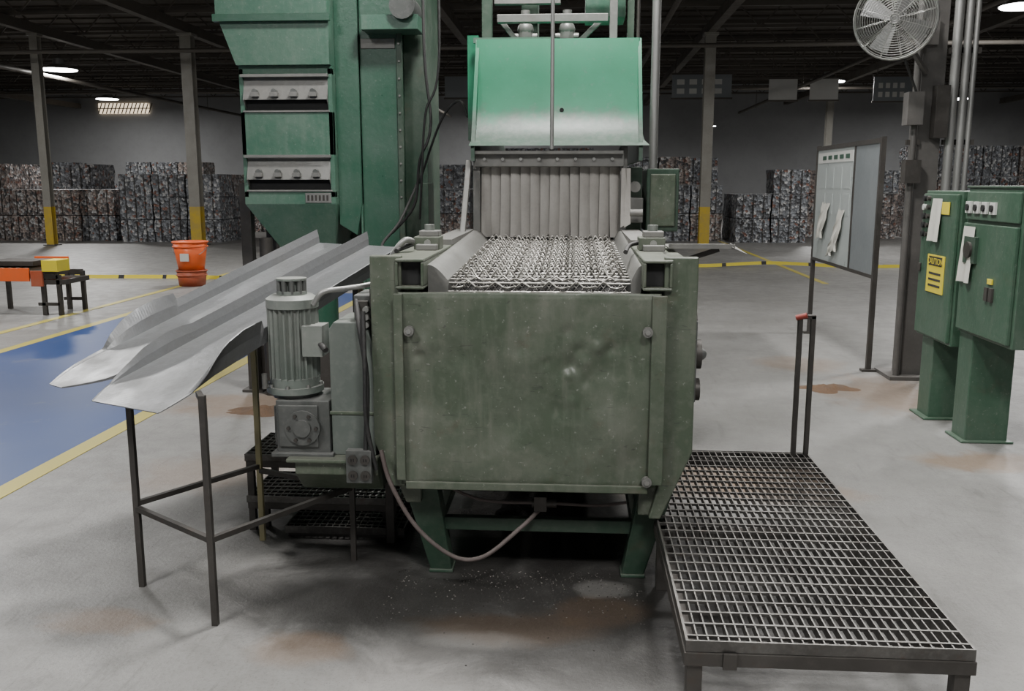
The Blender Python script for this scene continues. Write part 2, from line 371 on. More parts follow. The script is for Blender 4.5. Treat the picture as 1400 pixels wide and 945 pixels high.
def stack(x0,y0,nx,ny,nz,k,w=1.02,d=1.1,h=.7,miss=()):
    b=B()
    for i in range(nx):
        for j in range(ny):
            m=nz-(1 if (i,j) in miss else 0)-(1 if random.random()<.15 else 0)
            for l in range(m):
                bale(b,x0+(i+.5)*w,y0+(j+.5)*d,l*h,w*.95,d*.95,h*.97,k if random.random()<.8 else ('baleB' if k=='baleA' else 'baleA'))
    nm='scrap_bale_stack' if bi[0]==0 else 'scrap_bale_stack.%03d'%bi[0]; bi[0]+=1
    b.build(nm)
stack(-16.9,25,4,2,3,'baleA',h=.72)
stack(-12.5,24.6,3,2,3,'baleB',w=.95,h=.62)
stack(-11.2,30,3,1,3,'baleA',h=.7)
stack(-7.2,27.5,4,1,3,'baleB',h=.72)
stack(-20,34,6,1,3,'baleB',h=.8)
stack(1.4,26,3,2,3,'baleB',w=.9,h=.78)
stack(4.35,25.5,2,2,3,'baleB',w=.98,h=.66)
stack(6.5,27.5,3,2,3,'baleA',w=.95,h=.66)
stack(9.8,28,4,1,3,'baleB',h=.9)
stack(-2.5,29,3,1,3,'baleB',h=.9)

for i,(x0,x1,y,z0,z1,k) in enumerate(((3.0,4.85,30,4.25,4.95,'boardg'),(6.2,7.1,31,4.25,4.9,'white'),(7.5,8.4,31,4.25,4.9,'white'),(9.5,10.7,31,4.2,4.95,'boardg'),(-4.2,-3.3,30,4.3,4.95,'boardg'))):
    b=B(); b.box(x0,x1,y,y+.03,z0,z1,k)
    b.box(x0-.03,x1+.03,y-.01,y+.04,z1,z1+.05,'joist'); b.box(x0-.03,x1+.03,y-.01,y+.04,z0-.05,z0,'joist')
    b.cyl((x0+.1,y+.015,z1),(x0+.1,y+.015,H-.06),.012,'joist',n=6); b.cyl((x1-.1,y+.015,z1),(x1-.1,y+.015,H-.06),.012,'joist',n=6)
    if i in (0,3):
        for r in range(2):
            for c in range(4): b.box(x0+.15+c*(x1-x0-.3)/4,x0+.15+(c+.6)*(x1-x0-.3)/4,y-.006,y,z0+.12+r*.28,z0+.28+r*.28,'white')
    b.build('hanging_sign' if i==0 else 'hanging_sign.%03d'%i)

# ------------------------------------------------------------------ MAIN MACHINE
mach=empty('mesh_belt_conveyor_machine')
CX=-.155
b=B()
b.prismY([(-.755,1.31),(-.755,.57),(-.66,.34),(-.60,.34),(-.60,1.31)],3.46,5.35,'green_dk')
b.prismY([(.44,1.31),(.44,.57),(.32,.31),(.26,.31),(.29,1.31)],3.46,5.35,'green_dk')
b.prismY([(-.775,1.33),(-.775,.60),(-.70,.42),(-.655,.42),(-.655,1.33)],3.42,3.46,'green_dk')
b.prismY([(.46,1.33),(.46,.58),(.345,.31),(.30,.31),(.335,.45),(.335,1.33)],3.42,3.46,'green_dk')
b.prismX([(3.46,.44),(3.62,.34),(5.3,.34),(5.3,.5),(3.46,.5)],-.62,.3,'green_leg')
b.box(-.6,.29,3.5,3.53,.45,1.1,'black')
b.sqtube(-.675,-.565,3.40,5.3,1.205,1.32,.012,'green_dk'); b.sqtube(.255,.365,3.40,5.3,1.205,1.32,.012,'green_dk')
b.build('housing',mach,.006)
b=B(); nx,nz=110,84; x0,x1,z0,z1=-.665,.325,.44,1.195; vs=[];fs=[]
dents=[(.0,.92,.035,.02),(.05,.86,.03,.014),(-.05,.83,.04,-.012),(-.42,.95,.05,.012),(-.3,1.05,.05,-.01),(.12,.9,.05,.016),(-.02,1.05,.025,.012),(-.2,.7,.12,.012),(.15,.65,.1,-.01),(-.48,.8,.06,-.008),(.02,.98,.02,.012),(-.1,.93,.02,.01),(.2,1.0,.03,.01),(-.35,.6,.05,.007),
 (-.56,1.0,.04,-.012),(.09,.99,.022,-.014),(-.06,.74,.03,.01),(.0,.78,.02,-.01),(-.02,.88,.018,-.014),(.04,.93,.02,-.012),(.14,.98,.025,.014),(-.2,.98,.03,.01),(-.59,.95,.02,.014),(-.57,.9,.03,.008)]
for i in range(nx+1):
    for j in range(nz+1):
        x=x0+(x1-x0)*i/nx; z=z0+(z1-z0)*j/nz
        y=3.405+noise.noise(V((x*3,0,z*3)))*.018+noise.noise(V((x*8,3,z*8)))*.007
        for dx,dz,r,a in dents: y+=a*.85*math.exp(-((x-dx)**2+(z-dz)**2)/(r*r))
        if j>nz-2: y+=.004
        vs.append((x,y,z))
for i in range(nx):
    for j in range(nz):
        a=i*(nz+1)+j; fs.append((a,a+nz+1,a+nz+2,a+1))
b.add(vs,fs,'green_dk',True); o=b.build('front_panel',mach); md=o.modifiers.new('s','SOLIDIFY'); md.thickness=.006
b=B()
b.box(x1-.035,x1+.02,3.378,3.395,.46,1.19,'green_dk'); b.box(x0-.015,x0+.02,3.378,3.395,.46,1.19,'green_dk')
b.box(x0+.02,x1-.035,3.378,3.392,.425,.455,'green_dk')
for x,z in ((.275,1.055),(.285,.475),(-.62,1.05)):
    b.cyl((x,3.365,z),(x,3.39,z),.019,'steel_dusty',n=20); b.cyl((x,3.358,z),(x,3.367,z),.010,'chrome',n=6)
b.build('panel_trim',mach,.003)
b=B()
for sx,ot,ob in ((-1,.46,.385),(1,.50,.41)):
    xt=CX+sx*ot; xb=CX+sx*ob
    for yt,yb in ((3.5,3.6),(5.0,4.9)):
        b.hexa([(xt-.07,yt-.03,.46),(xt+.07,yt-.03,.46),(xt+.07,yt+.07,.46),(xt-.07,yt+.07,.46)],[(xb-.045,yb-.03,.012),(xb+.045,yb-.03,.012),(xb+.045,yb+.05,.012),(xb-.045,yb+.05,.012)],'green_leg')
        b.box(xb-.05,xb+.05,yb-.04,yb+.06,0,.014,'green_leg')
b.box(CX-.41,CX+.43,3.56,3.60,.19,.245,'green_leg'); b.box(CX-.42,CX-.38,3.6,4.9,.19,.24,'green_leg'); b.box(CX+.40,CX+.44,3.6,4.9,.19,.24,'green_leg')
b.box(CX-.38,CX+.38,3.9,5.2,.25,.34,'steel_dk')
b.box(CX-.38,CX+.38,5.0,5.04,.02,.34,'black')
b.box(CX-.3,CX+.25,3.75,3.8,.3,.345,'steel_dk')
b.build('support_frame',mach,.004)
b=B()
b.tube(smoothpath([(-.5,3.52,.39),(-.35,3.52,.335),(-.1,3.52,.33),(.1,3.52,.325),(.22,3.52,.34)]),.007,'hose')
b.cyl((-.16,3.52,.33),(-.06,3.52,.33),.018,'steel_dk',n=10); b.box(-.15,-.10,3.5,3.54,.30,.36,'steel_dk')
b.tube(smoothpath([(-.74,3.38,.58),(-.70,3.36,.45),(-.6,3.35,.28),(-.46,3.36,.16),(-.34,3.38,.155),(-.2,3.45,.25),(-.13,3.52,.30)]),.009,'hose')
b.tube(smoothpath([(-.8,3.4,1.12),(-.79,3.36,.9),(-.79,3.36,.7),(-.76,3.38,.5)]),.009,'cable')
b.build('hoses',mach)
# belt
belt=B(); BX0,BX1=-.475,.205
belt.box(BX0+.01,BX1-.01,3.56,5.4,1.195,1.208,'belt_under')
belt.cyl((BX0+.01,3.57,1.14),(BX1-.01,3.57,1.14),.065,'belt_under',n=20)
belt.box(BX0,BX1,5.4,5.5,1.2,1.3,'belt_under')
belt.build('belt_bed',mach)
def mkcurve(name,r,mat_):
    cu=bpy.data.curves.new(name,'CURVE'); cu.dimensions='3D'; cu.bevel_depth=r; cu.bevel_resolution=1
    co=bpy.data.objects.new(name,cu); bpy.context.collection.objects.link(co); cu.materials.append(M[mat_]); co.parent=mach
    return cu
cb=mkcurve('belt_weave',.003,'belt_dk'); cl=mkcurve('belt_loops',.0042,'belt')
def poly(cu,pts):
    s=cu.splines.new('POLY'); s.points.add(len(pts)-1)
    for p,q in zip(s.points,pts): p.co=(*q,1)
def bp(s,h=0):
    R=.075
    if s>=0: return (3.57+s,1.15+R+.034*s+h)
    a=-s/R
    if a<math.pi*.5: return (3.57-(R+h)*math.sin(a),1.15+(R+h)*math.cos(a))
    return (3.57-(R+h),1.15-(a-math.pi*.5)*R)
nC=13; cell=(BX1-BX0)/nC
s0=-.165; r=0
while s0<1.76:
    onnose=s0<-.01
    pitch=.042 if onnose else .088
    off=cell*.25*(1 if r%2 else -1)
    for ph in (0,1):
        pts=[]
        for i in range(nC*2+1):
            x=BX0+cell*.5*i; y,z=bp(s0+(pitch if (i+ph)%2 else 0),.003 if i%2 else -.003); pts.append((x,y,z))
        poly(cb,pts)
    hh=.014 if onnose else .036
    pts=[]
    for i in range(nC):
        xa=min(BX1-cell,max(BX0,BX0+cell*i+off)); j=random.uniform(-.004,.004); lean=.014 if i%2 else -.010
        for fx,ds,h in ((.02,0,.0),(.43,lean,hh+j),(.53,lean,hh+j),(.97,.006,.0)):
            y,z=bp(s0+pitch*.5+ds,h); pts.append((xa+cell*fx,y,z))
    poly(cl,pts)
    y,z=bp(s0,.002); poly(cl,[(BX0-.012,y,z),(BX1+.012,y,z)])
    s0+=pitch; r+=1
b=B()
for sx,xa,xb in ((-1,BX0-.012,-.565),(1,BX1+.012,.255)):
    P=[];N=10
    for i in range(N+1):
        t=i/N; P.append((xa+(xb-xa)*t,1.26+.06*math.sin(t*math.pi/2)))
    vs=[];
    for (x,z) in P: vs+= [(x,3.5,z-.03),(x,5.25,z+.025)]
    b.add(vs,[(2*i,2*i+1,2*i+3,2*i+2) for i in range(N)],'steel_dusty',True)
    b.add([(P[0][0],3.5,1.06),(P[0][0],5.25,1.06),(P[0][0],5.25,P[0][1]+.025),(P[0][0],3.5,P[0][1]-.03)],[(0,1,2,3)],'steel_dusty')
    b.add([(x,3.5,z-.03) for x,z in P]+[(xb,3.5,1.0),(xa,3.5,1.0)],[tuple(range(N+3))],'steel_dusty')
    b.box(min(xb,xb+sx*.1),max(xb,xb+sx*.1),4.2,5.2,1.32,1.345,'steel_dusty')
b.build('belt_guides',mach)
b=B()
YC=5.22
b.box(-.57,-.53,YC-.06,YC+.12,1.32,1.80,'steel_dusty'); b.box(.245,.285,YC-.06,YC+.12,1.32,1.80,'steel_dusty')
b.box(-.56,.265,YC-.10,YC+.0,1.69,1.775,'steel_dusty'); b.box(-.555,.26,YC-.14,YC-.1,1.755,1.775,'steel_dusty')
b.box(-.53,.245,YC+.1,YC+.12,1.25,1.7,'black')
for i in range(8): b.cyl((-.5+i*.1,YC-.115,1.73),(-.5+i*.1,YC-.10,1.73),.009,'chrome',n=8)
b.build('entrance_frame',mach,.004)
b=B(); n=14
for i in range(n):
    xa=-.525+i*.77/n; w=.77/n+.006; vs=[];fs=[]
    dy=random.uniform(-.015,.015); sw=random.uniform(-.008,.008)
    for j in range(9):
        z=1.70-.40*j/8
        for q in range(5):
            u=q/4; vs.append((xa+w*u+sw*(j/8)**2,YC-.02+dy*(j/8)-.008*math.sin(u*math.pi)+.02*(u-.5)+.005*math.sin(j*.8+i),z))
    for j in range(8):
        for q in range(4): a=j*5+q; fs.append((a,a+1,a+6,a+5))
    b.add(vs,fs,'strip',True)
for xx in (.25,.27): b.add([(xx,YC-.12,1.68),(xx+.03,YC-.12,1.68),(xx+.035,YC-.13,1.38),(xx+.0,YC-.14,1.36)],[(0,1,2,3)],'strip')
b.build('strip_curtain',mach)
b=B()
prof=[(5.36,2.40),(5.30,2.2),(5.24,2.0),(5.18,1.9),(5.10,1.83),(5.04,1.80)]
vs=[];
for i,(y,z) in enumerate(prof):
    fl=(i/5)**3*.05; vs+= [(-.565-fl*.3,y,z),(.345+fl,y,z)]
b.add(vs,[(2*i,2*i+1,2*i+3,2*i+2) for i in range(5)],'hood',True)
b.prismX([(5.37,2.40),(5.06,1.79),(5.06,1.72),(7.2,1.72),(7.2,2.40)],-.57,-.55,'hood')
b.prismX([(5.37,2.40),(5.06,1.79),(5.06,1.72),(7.2,1.72),(7.2,2.40)],.34,.36,'hood')
b.box(-.56,.35,5.36,7.2,2.385,2.40,'hood'); 
b.box(-.60,-.15,5.5,5.52,2.40,2.43,'green_lt')
b.box(-.64,-.575,5.55,6.6,1.85,2.45,'hood')
b.cyl((-.08,5.232,2.0),(-.08,5.245,2.0),.012,'black',n=12)
b.build('hood',mach)
b=B()
b.box(-.62,-.2,5.6,7.2,.0,1.7,'green_leg'); b.box(-.2,.42,5.9,7.2,.0,1.7,'green_leg')
b.box(.40,.58,5.25,5.6,1.33,1.68,'green_leg'); b.box(.42,.56,5.235,5.25,1.36,1.65,'green_dk')
b.cyl((.33,5.15,1.58),(.33,5.25,1.58),.03,'steel_dusty'); b.box(.29,.38,5.2,5.3,1.38,1.52,'steel_dusty')
b.cyl((.30,5.1,1.44),(.37,5.1,1.44),.02,'steel_dusty')
b.beam((-.60,4.9,1.33),(-.585,5.1,1.72),.03,.03,'steel_dusty')
b.build('rear_body',mach,.006)
b=B()
b.cyl((-.125,4.9,1.775),(-.125,4.9,3.45),.011,'pipe',n=8)
b.cyl((.435,5.3,1.68),(.435,5.3,4.2),.024,'pipe'); b.cyl((.345,5.45,2.4),(.345,5.45,4.2),.01,'steel_dk',n=8)
b.box(-.56,-.50,5.6,5.66,2.4,4.2,'green_leg'); b.box(-.47,.18,5.6,5.66,2.53,2.575,'steel_dusty'); b.box(.19,.235,5.6,5.66,2.4,4.2,'steel_dusty'); b.box(.30,.34,5.75,5.8,2.4,4.2,'green_leg')
b.box(-.50,-.1,5.75,5.8,2.66,2.70,'steel_dusty'); b.box(-.62,.4,5.85,5.93,2.72,2.80,'green_leg')
b.box(-.35,-.25,6.0,6.3,2.4,3.2,'green_leg'); b.box(.05,.3,6.0,6.3,2.62,3.2,'green_lt')
for x in (-.31,-.06):
    b.cyl((x,5.75,2.40),(x,5.75,2.5),.045,'steel_dusty'); b.sph((x,5.75,2.51),.05,'steel_dusty'); b.cyl((x,5.75,2.5),(x,5.75,2.62),.028,'steel_dusty')
    b.cyl((x-.07,5.75,2.47),(x+.07,5.75,2.47),.02,'steel_dusty')
b.beam((.0,5.7,2.42),(.15,5.7,2.56),.03,.03,'steel_dusty'); b.beam((-.46,5.7,2.56),(-.36,5.7,2.44),.03,.03,'steel_dusty')
b.box(-.63,.5,4.85,4.93,3.4,3.47,'green_leg'); b.box(.38,.49,4.9,5.9,3.4,3.47,'green_leg'); b.box(-.6,-.5,4.9,5.9,3.4,3.47,'green_leg')
b.build('superstructure',mach,.003)
for nm,x in (('jbox_a',-.625),('jbox_b',.33)):
    b=B(); b.box(x-.06,x+.05,3.88,4.0,1.32,1.375,'green_dk'); b.box(x-.045,x+.045,3.84,3.90,1.32,1.345,'steel_dusty')
    b.box(x-.04,x+.045,3.9,3.99,1.375,1.40,'steel_dusty'); b.cyl((x,3.94,1.40),(x,3.94,1.425),.022,'motor'); b.cyl((x,3.872,1.35),(x,3.88,1.35),.014,'chrome')
    b.tube(smoothpath([(x-.06,3.94,1.35),(x-.1,3.9,1.34),(x-.12,3.8,1.32)],5),.01,'cable'); b.build(nm,mach,.006)
b=B(); b.box(.40,.68,3.95,4.2,1.325,1.33,'steel_dusty'); b.box(.40,.68,3.945,3.95,1.325,1.345,'steel_dusty'); b.beam((.44,4.0,1.26),(.62,4.0,1.32),.02,.02,'steel_dk')
b.add([(.66,3.9,1.335),(.74,3.98,1.30),(.70,4.2,1.335)],[(0,1,2)],'steel_dusty'); b.build('side_tray',mach)
b=B()
b.box(.44,.46,3.7,4.4,.85,1.12,'steel_dk'); b.cyl((.44,3.95,1.0),(.48,3.95,1.0),.09,'steel_dk'); b.cyl((.44,3.62,.93),(.505,3.62,.93),.06,'steel_dk',n=12)
b.cyl((.44,3.56,.80),(.495,3.56,.80),.045,'steel_dk',n=12); b.box(.44,.475,3.5,3.62,.76,1.08,'gearbox'); b.sph((.505,3.62,.93),.025,'gearbox')
b.cyl((.44,3.7,1.05),(.495,3.7,1.05),.045,'steel_dk')
b.build('side_drive',mach,.004)

# ------------------------------------------------------------------ gear motor
gm=empty('gear_motor')
mx,my=-1.12,3.55
b=B(); n=72; vs=[]
for z in (.83,1.12):
    for i in range(n):
        r=.101 if i%3==0 else .084
        vs.append((mx+r*math.cos(2*math.pi*i/n),my+r*math.sin(2*math.pi*i/n),z))
b.add(vs,[(i,(i+1)%n,n+(i+1)%n,n+i) for i in range(n)]+[tuple(range(n))]+[tuple(range(n,2*n))],'motor')
b.cyl((mx,my,.80),(mx,my,.835),.098,'motor',n=32); b.cyl((mx,my,.775),(mx,my,.80),.113,'motor',n=32); b.cyl((mx,my,.755),(mx,my,.775),.09,'gearbox',n=32)
b.cyl((mx,my,1.115),(mx,my,1.15),.103,'motor',n=32); b.cyl((mx,my,1.15),(mx,my,1.165),.103,'motor',r2=.08,n=32)
b.cyl((mx,my,1.16),(mx,my,1.18),.060,'motor',n=24)
for i in range(10):
    a=2*math.pi*i/10; c=V((mx+.050*math.cos(a),my+.050*math.sin(a),0)); b.cyl(c+V((0,0,1.17)),c+V((0,0,1.225)),.011,'gearbox',n=8)
b.cyl((mx,my,1.165),(mx,my,1.225),.038,'motor',n=20); b.cyl((mx,my,1.222),(mx,my,1.23),.060,'motor',n=24)
b.box(mx+.06,mx+.14,my-.09,my+.02,.93,1.05,'motor'); b.cyl((mx-.11,my-.05,.79),(mx-.11,my-.05,.85),.012,'steel_dusty',n=8)
for i in range(8):
    a=2*math.pi*i/8; b.cyl((mx+.105*math.cos(a),my+.105*math.sin(a),.80),(mx+.105*math.cos(a),my+.105*math.sin(a),.812),.008,'chrome',n=6)
b.build('motor_body',gm,.0)
b=B()
b.box(-1.17,-.955,3.44,3.68,.545,.757,'gearbox'); b.box(-1.185,-1.16,3.46,3.66,.57,.73,'gearbox')
b.box(-1.16,-1.0,3.43,3.44,.57,.74,'gearbox')
b.cyl((-1.06,3.42,.65),(-1.06,3.44,.65),.07,'gearbox',n=24); b.cyl((-1.06,3.41,.65),(-1.06,3.42,.65),.035,'gearbox',n=20)
for i in range(6):
    a=2*math.pi*i/6; b.cyl((-1.06+.055*math.cos(a),3.412,.65+.055*math.sin(a)),(-1.06+.055*math.cos(a),3.42,.65+.055*math.sin(a)),.008,'steel_dk',n=6)
b.box(-1.19,-.94,3.42,3.7,.53,.548,'gearbox')
b.build('gearbox',gm,.008)
b=B()
pts=[(-.95,.535),(-.95,1.04),(-.93,1.07),(-.84,1.07),(-.80,1.05),(-.775,.98),(-.775,.535)]
b.prismY(pts,3.45,3.72,'guardp'); b.box(-.96,-.765,3.445,3.455,.70,.715,'green_dk')
b.box(-.86,-.78,3.5,3.7,1.07,1.17,'gearbox'); b.box(-.85,-.80,3.49,3.5,1.10,1.15,'steel_dk')
b.box(-.79,-.76,3.47,3.9,.55,1.2,'steel_dk')
for z in (1.06,1.09,1.12): b.cyl((-.80,3.44,z),(-.80,3.47,z),.012,'chrome',n=10)
b.build('chain_guard',gm,.008)
b=B()
b.prismX([(3.4,.53),(3.4,.47),(3.5,.38),(3.9,.38),(3.9,.53)],-1.09,-.76,'green_dk')
b.box(-1.12,-.76,3.38,3.92,.52,.535,'green_dk')
b.box(-.83,-.79,3.85,3.89,.0,.4,'steel_dk')
b.build('motor_bracket',gm,.005)
b=B()
b.box(-.875,-.775,3.36,3.40,.45,.58,'gearbox')
for x in (-.848,-.799):
    for z in (.482,.545):
        b.cyl((x,3.352,z),(x,3.362,z),.019,'steel_dk',n=16); b.box(x-.006,x-.003,3.349,3.353,z-.006,z+.006,'black'); b.box(x+.003,x+.006,3.349,3.353,z-.006,z+.006,'black')
b.build('outlet_box',gm,.003)
b=B()
b.tube(smoothpath([(-1.02,3.5,1.13),(-.98,3.5,1.18),(-.9,3.55,1.19),(-.82,3.6,1.20),(-.76,3.7,1.22),(-.70,3.8,1.27)]),.011,'pipe')
b.tube(smoothpath([(-1.02,3.5,1.0),(-.99,3.47,.98),(-.96,3.44,.96)],5),.012,'cable')
b.tube(smoothpath([(-.79,3.9,1.2),(-.78,3.85,1.28),(-.72,3.85,1.36),(-.68,3.9,1.35)]),.013,'pipe')
b.tube(smoothpath([(-.85,3.5,1.15),(-.82,3.42,1.05),(-.79,3.39,.85),(-.80,3.38,.58)]),.01,'cable')
b.build('conduits',gm)

# ------------------------------------------------------------------ grating helper
def grating(b,x0,x1,y0,y1,z,k='grate',dx=.03,dy=.075,h=.028):
    x=x0
    while x<=x1+1e-4:
        b.box(x-.0022,x+.0022,y0,y1,z-h,z,k); x+=dx
    y=y0+.03
    while y<y1:
        b.box(x0,x1,y-.004,y+.004,z-.008,z+.0015,k); y+=dy
    for a,c,d,e in ((x0-.006,x0,y0,y1),(x1,x1+.006,y0,y1),(x0-.006,x1+.006,y0-.006,y0),(x0-.006,x1+.006,y1,y1+.006)):
        b.box(a,c,d,e,z-h-.004,z+.002,k)
e=empty('steel_grating_platform')
PX0,PX1,PY0,PY1,PZ=.34,1.14,2.48,4.40,.30
b=B(); grating(b,PX0,PX1,PY0,PY1,PZ); b.build('grating',e)
b=B()
for (a,c,d,f) in ((PX0-.01,PX1+.01,PY0-.01,PY0+.03),(PX0-.01,PX1+.01,PY1-.03,PY1+.01),(PX0-.01,PX0+.03,PY0+.03,PY1-.03),(PX1-.03,PX1+.01,PY0+.03,PY1-.03)):
    b.box(a,c,d,f,PZ-.075,PZ-.034,'steel_dk')
for x in (PX0,PX1-.045):
    for y in (PY0,3.45,PY1-.045): b.box(x,x+.045,y,y+.045,0,PZ-.04,'steel_dk')
b.box(PX0+.1,PX0+.14,PY0-.02,PY0-.01,PZ-.08,PZ-.03,'steel_dk'); b.box(PX0,PX1,3.43,3.47,PZ-.075,PZ-.034,'steel_dk')
b.build('frame',e,.002)
b=B()
for x in (1.075,1.135): b.box(x-.011,x+.011,4.37,4.395,PZ-.03,.98,'steel_dk')
b.box(1.064,1.146,4.37,4.395,.965,.985,'steel_dk'); b.cyl((1.055,4.38,.97),(1.10,4.36,.985),.014,'red',n=10)
b.build('rail_post',e,.002)
for i,(x0,x1,y0,y1,z) in enumerate(((-1.5,-.80,3.97,4.33,.37),(-1.5,-.80,3.97,4.33,.17))):
    e=empty('grated_step' if i==0 else 'grated_step.001'); b=B(); grating(b,x0,x1,y0,y1,z,dy=.05)
    b.box(x0,x1,y0-.008,y0-.002,z-.06,z-.03,'steel_dk')
    if i==0:
        b.box(x0,x0+.03,y0,y0+.03,.0,z-.03,'steel_dk'); b.box(x0,x0+.03,y1-.03,y1,.0,z-.03,'steel_dk'); b.box(x1-.03,x1,y1-.03,y1,.0,z-.03,'steel_dk')
    else:
        for xx in (x0+.05,x1-.08):
            for yy in (y0+.04,y1-.07): b.box(xx,xx+.03,yy,yy+.03,0,z-.03,'steel_dk')
    b.build('step_grating',e)
b=B(); grating(b,-1.3,-.76,3.9,4.3,.055,dy=.05); b.box(-1.3,-.76,3.92,3.95,0,.027,'steel_dk'); b.box(-1.3,-.76,4.25,4.28,0,.027,'steel_dk'); b.build('grated_step.002')

# ------------------------------------------------------------------ chute stand
ch=empty('twin_chute_stand')
O=V((-1.92,3.36,.79)); d=V((.566,.824,0)); p=V((.824,-.566,0)); Lh=1.469; rise=.50
def lerp(pts,s):
    if s<=pts[0][0]: return pts[0][1]
    for (a,u),(c,w) in zip(pts,pts[1:]):
        if s<=c: return u+(w-u)*(s-a)/(c-a)
    return pts[-1][1]
def base(s): return O+d*s+V((0,0,rise*s/Lh))
def trough(name,wa,wb0,wb1,s0,hl,hr,ol,orr,nipl,nipr,dz=0,skew=0):
    b=B(); N=140; vs=[]; W=6
    for i in range(N+1):
        s=s0+(Lh-s0)*i/N; u=s-s0; wb=wb0+(wb1-wb0)*min(1,i/N*1.3)
        nl=nipl*max(0,1-u/.16)**1.5; nr=nipr*max(0,1-u/.16)**1.5
        HL,HR=lerp(hl,s),lerp(hr,s)
        c=base(s)
        row=[(wa-lerp(ol,s)+nl,HL),(wa-lerp(ol,s)*.35+nl,HL*.5),(wa+nl,0),(wb-nr,0),(wb+lerp(orr,s)*.35-nr,HR*.5),(wb+lerp(orr,s)-nr,HR)]
        for w,h in row: vs.append(c+p*w+V((0,0,h+dz))+d*skew*(w-wa)*max(0,1-u/.3))
    fs=[(i*W+j,i*W+j+1,(i+1)*W+j+1,(i+1)*W+j) for i in range(N) for j in range(W-1)]
    b.add(vs,fs,'galv'); o=b.build(name,ch); md=o.modifiers.new('s','SOLIDIFY'); md.thickness=.004; md.offset=-1
FL=.07
earL=[(0,.002),(.28,.004),(.32,.05),(.38,.085),(.45,.105),(.52,.112),(.58,.108),(.625,.10),(.63,FL),(Lh,FL)]
earR=[(0,.004),(.09,.03),(.15,.07),(.22,.10),(.30,.122),(.38,.128),(.45,.12),(.50,.105),(.505,FL),(Lh,FL)]
outR=[(0,.01),(.07,.05),(.15,.08),(.28,.07),(.44,.045),(.50,.02),(Lh,.02)]
earM=[(-.1,.002),(.08,.004),(.14,.03),(.24,.07),(.36,.085),(.42,.08),(.46,FL),(Lh,FL)]
low=[(-.1,.002),(.1,.01),(.3,.04),(Lh,.045)]
oz=[(0,.004),(Lh,.004)]
trough('trough_a',-.30,.05,.05,.0,earL,low,[(0,.01),(.4,.05),(.6,.02),(Lh,.02)],oz,.06,.20)
trough('trough_b',.075,.53,.43,-.03,earM,earR,[(0,.004),(.3,.02),(.46,.012),(Lh,.012)],outR,.06,.03,.002,.15)
b=B(); bs=.022
A=V((-1.72,3.35,0));Bq=V((-1.30,3.05,0));C=V((-1.40,3.86,0));D=V((-.93,3.66,0))
def zc(P): return .79+rise*((P-V((O.x,O.y,0))).dot(d))/Lh
def leg(P,z1,k='steel_dk',w=bs): b.box(P.x-w/2,P.x+w/2,P.y-w/2,P.y+w/2,0,z1,k)
leg(A,zc(A)-.008); leg(Bq,.865); leg(C,zc(C)-.008,'dullyel'); leg(D,.37)
b.beam(Bq+V((0,0,.85)),Bq+p*-.10+d*.05+V((0,0,.85)),.02,.02,'steel_dk')
b.beam(A+V((0,0,.33)),Bq+V((0,0,.33)),.02,.02,'steel_dk'); b.beam(A+V((0,0,.35)),C+V((0,0,.35)),.02,.02,'steel_dk')
b.beam(Bq+V((0,0,.33)),D+V((0,0,.33)),.02,.02,'steel_dk'); b.beam(C+V((0,0,.33)),D+V((0,0,.33)),.02,.02,'steel_dk')
E=C+V((.36,.52,0)); b.beam(E,E+V((0,0,zc(E)-.012)),.022,.022,'dullyel')
b.build('stand',ch)

# ------------------------------------------------------------------ tower
tw=empty('separator_tower')
b=B(); YF=6.6
xa,xb=-2.40,-1.73
b.box(xa,xb,YF+.05,YF+.75,1.45,2.42,'green_lt')
for z0,z1 in ((2.36,2.42),(1.80,2.10),(1.45,1.54)): b.box(xa,xb,YF,YF+.05,z0,z1,'green_lt')
b.box(xa,xa+.03,YF,YF+.05,1.5,2.4,'green_lt'); b.box(xb-.03,xb,YF,YF+.05,1.5,2.4,'green_lt')
for z in (2.10,1.54):
    b.box(xa+.03,xb-.03,YF+.035,YF+.05,z,z+.27,'black')
    b.hexa([(xa+.03,YF-.02,z+.085),(xb-.03,YF-.02,z+.085),(xb-.03,YF+.02,z+.26),(xa+.03,YF+.02,z+.26)],[(xa+.03,YF-.01,z+.085),(xb-.03,YF-.01,z+.085),(xb-.03,YF+.03,z+.26),(xa+.03,YF+.03,z+.26)],'steel_dusty')
    b.box(xa+.02,xb-.02,YF-.04,YF+.0,z+.24,z+.26,'steel_dusty'); b.box(xa+.02,xb-.02,YF-.012,YF,z-.0,z+.012,'steel_dusty')
    for xx in (xa+.03,xb-.035): b.prismX([(YF-.03,z+.085),(YF+.03,z+.26),(YF+.03,z+.02)],xx,xx+.005,'steel_dusty')
    for i in range(4):
        x=xa+.12+i*.14; b.box(x-.028,x+.028,YF-.05,YF-.0,z+.105,z+.135,'steel_dusty'); b.cyl((x,YF-.045,z+.14),(x,YF,z+.14),.02,'gearbox',n=10)
b.prismY([(-2.52,2.75),(-2.40,2.42),(-1.73,2.42),(-1.73,2.75)],YF-.05,YF+.75,'green_lt'); b.box(-2.52,-1.73,YF-.08,YF+.75,2.75,4.6,'green_lt')
b.box(-2.54,-1.71,YF-.09,YF-.05,2.71,2.76,'green_col')
t=[(xa,YF,1.45),(xb,YF,1.45),(xb,YF+.75,1.45),(xa,YF+.75,1.45)]; q=[(-2.12,YF+.2,1.0),(-1.80,YF+.2,1.0),(-1.80,YF+.5,1.0),(-2.12,YF+.5,1.0)]
b.hexa(t,q,'green_lt'); b.cyl((-1.96,YF+.35,.5),(-1.96,YF+.35,1.02),.13,'green_col')
b.box(xb-.22,xb-.03,YF-.006,YF,1.46,1.53,'steel_dusty'); 
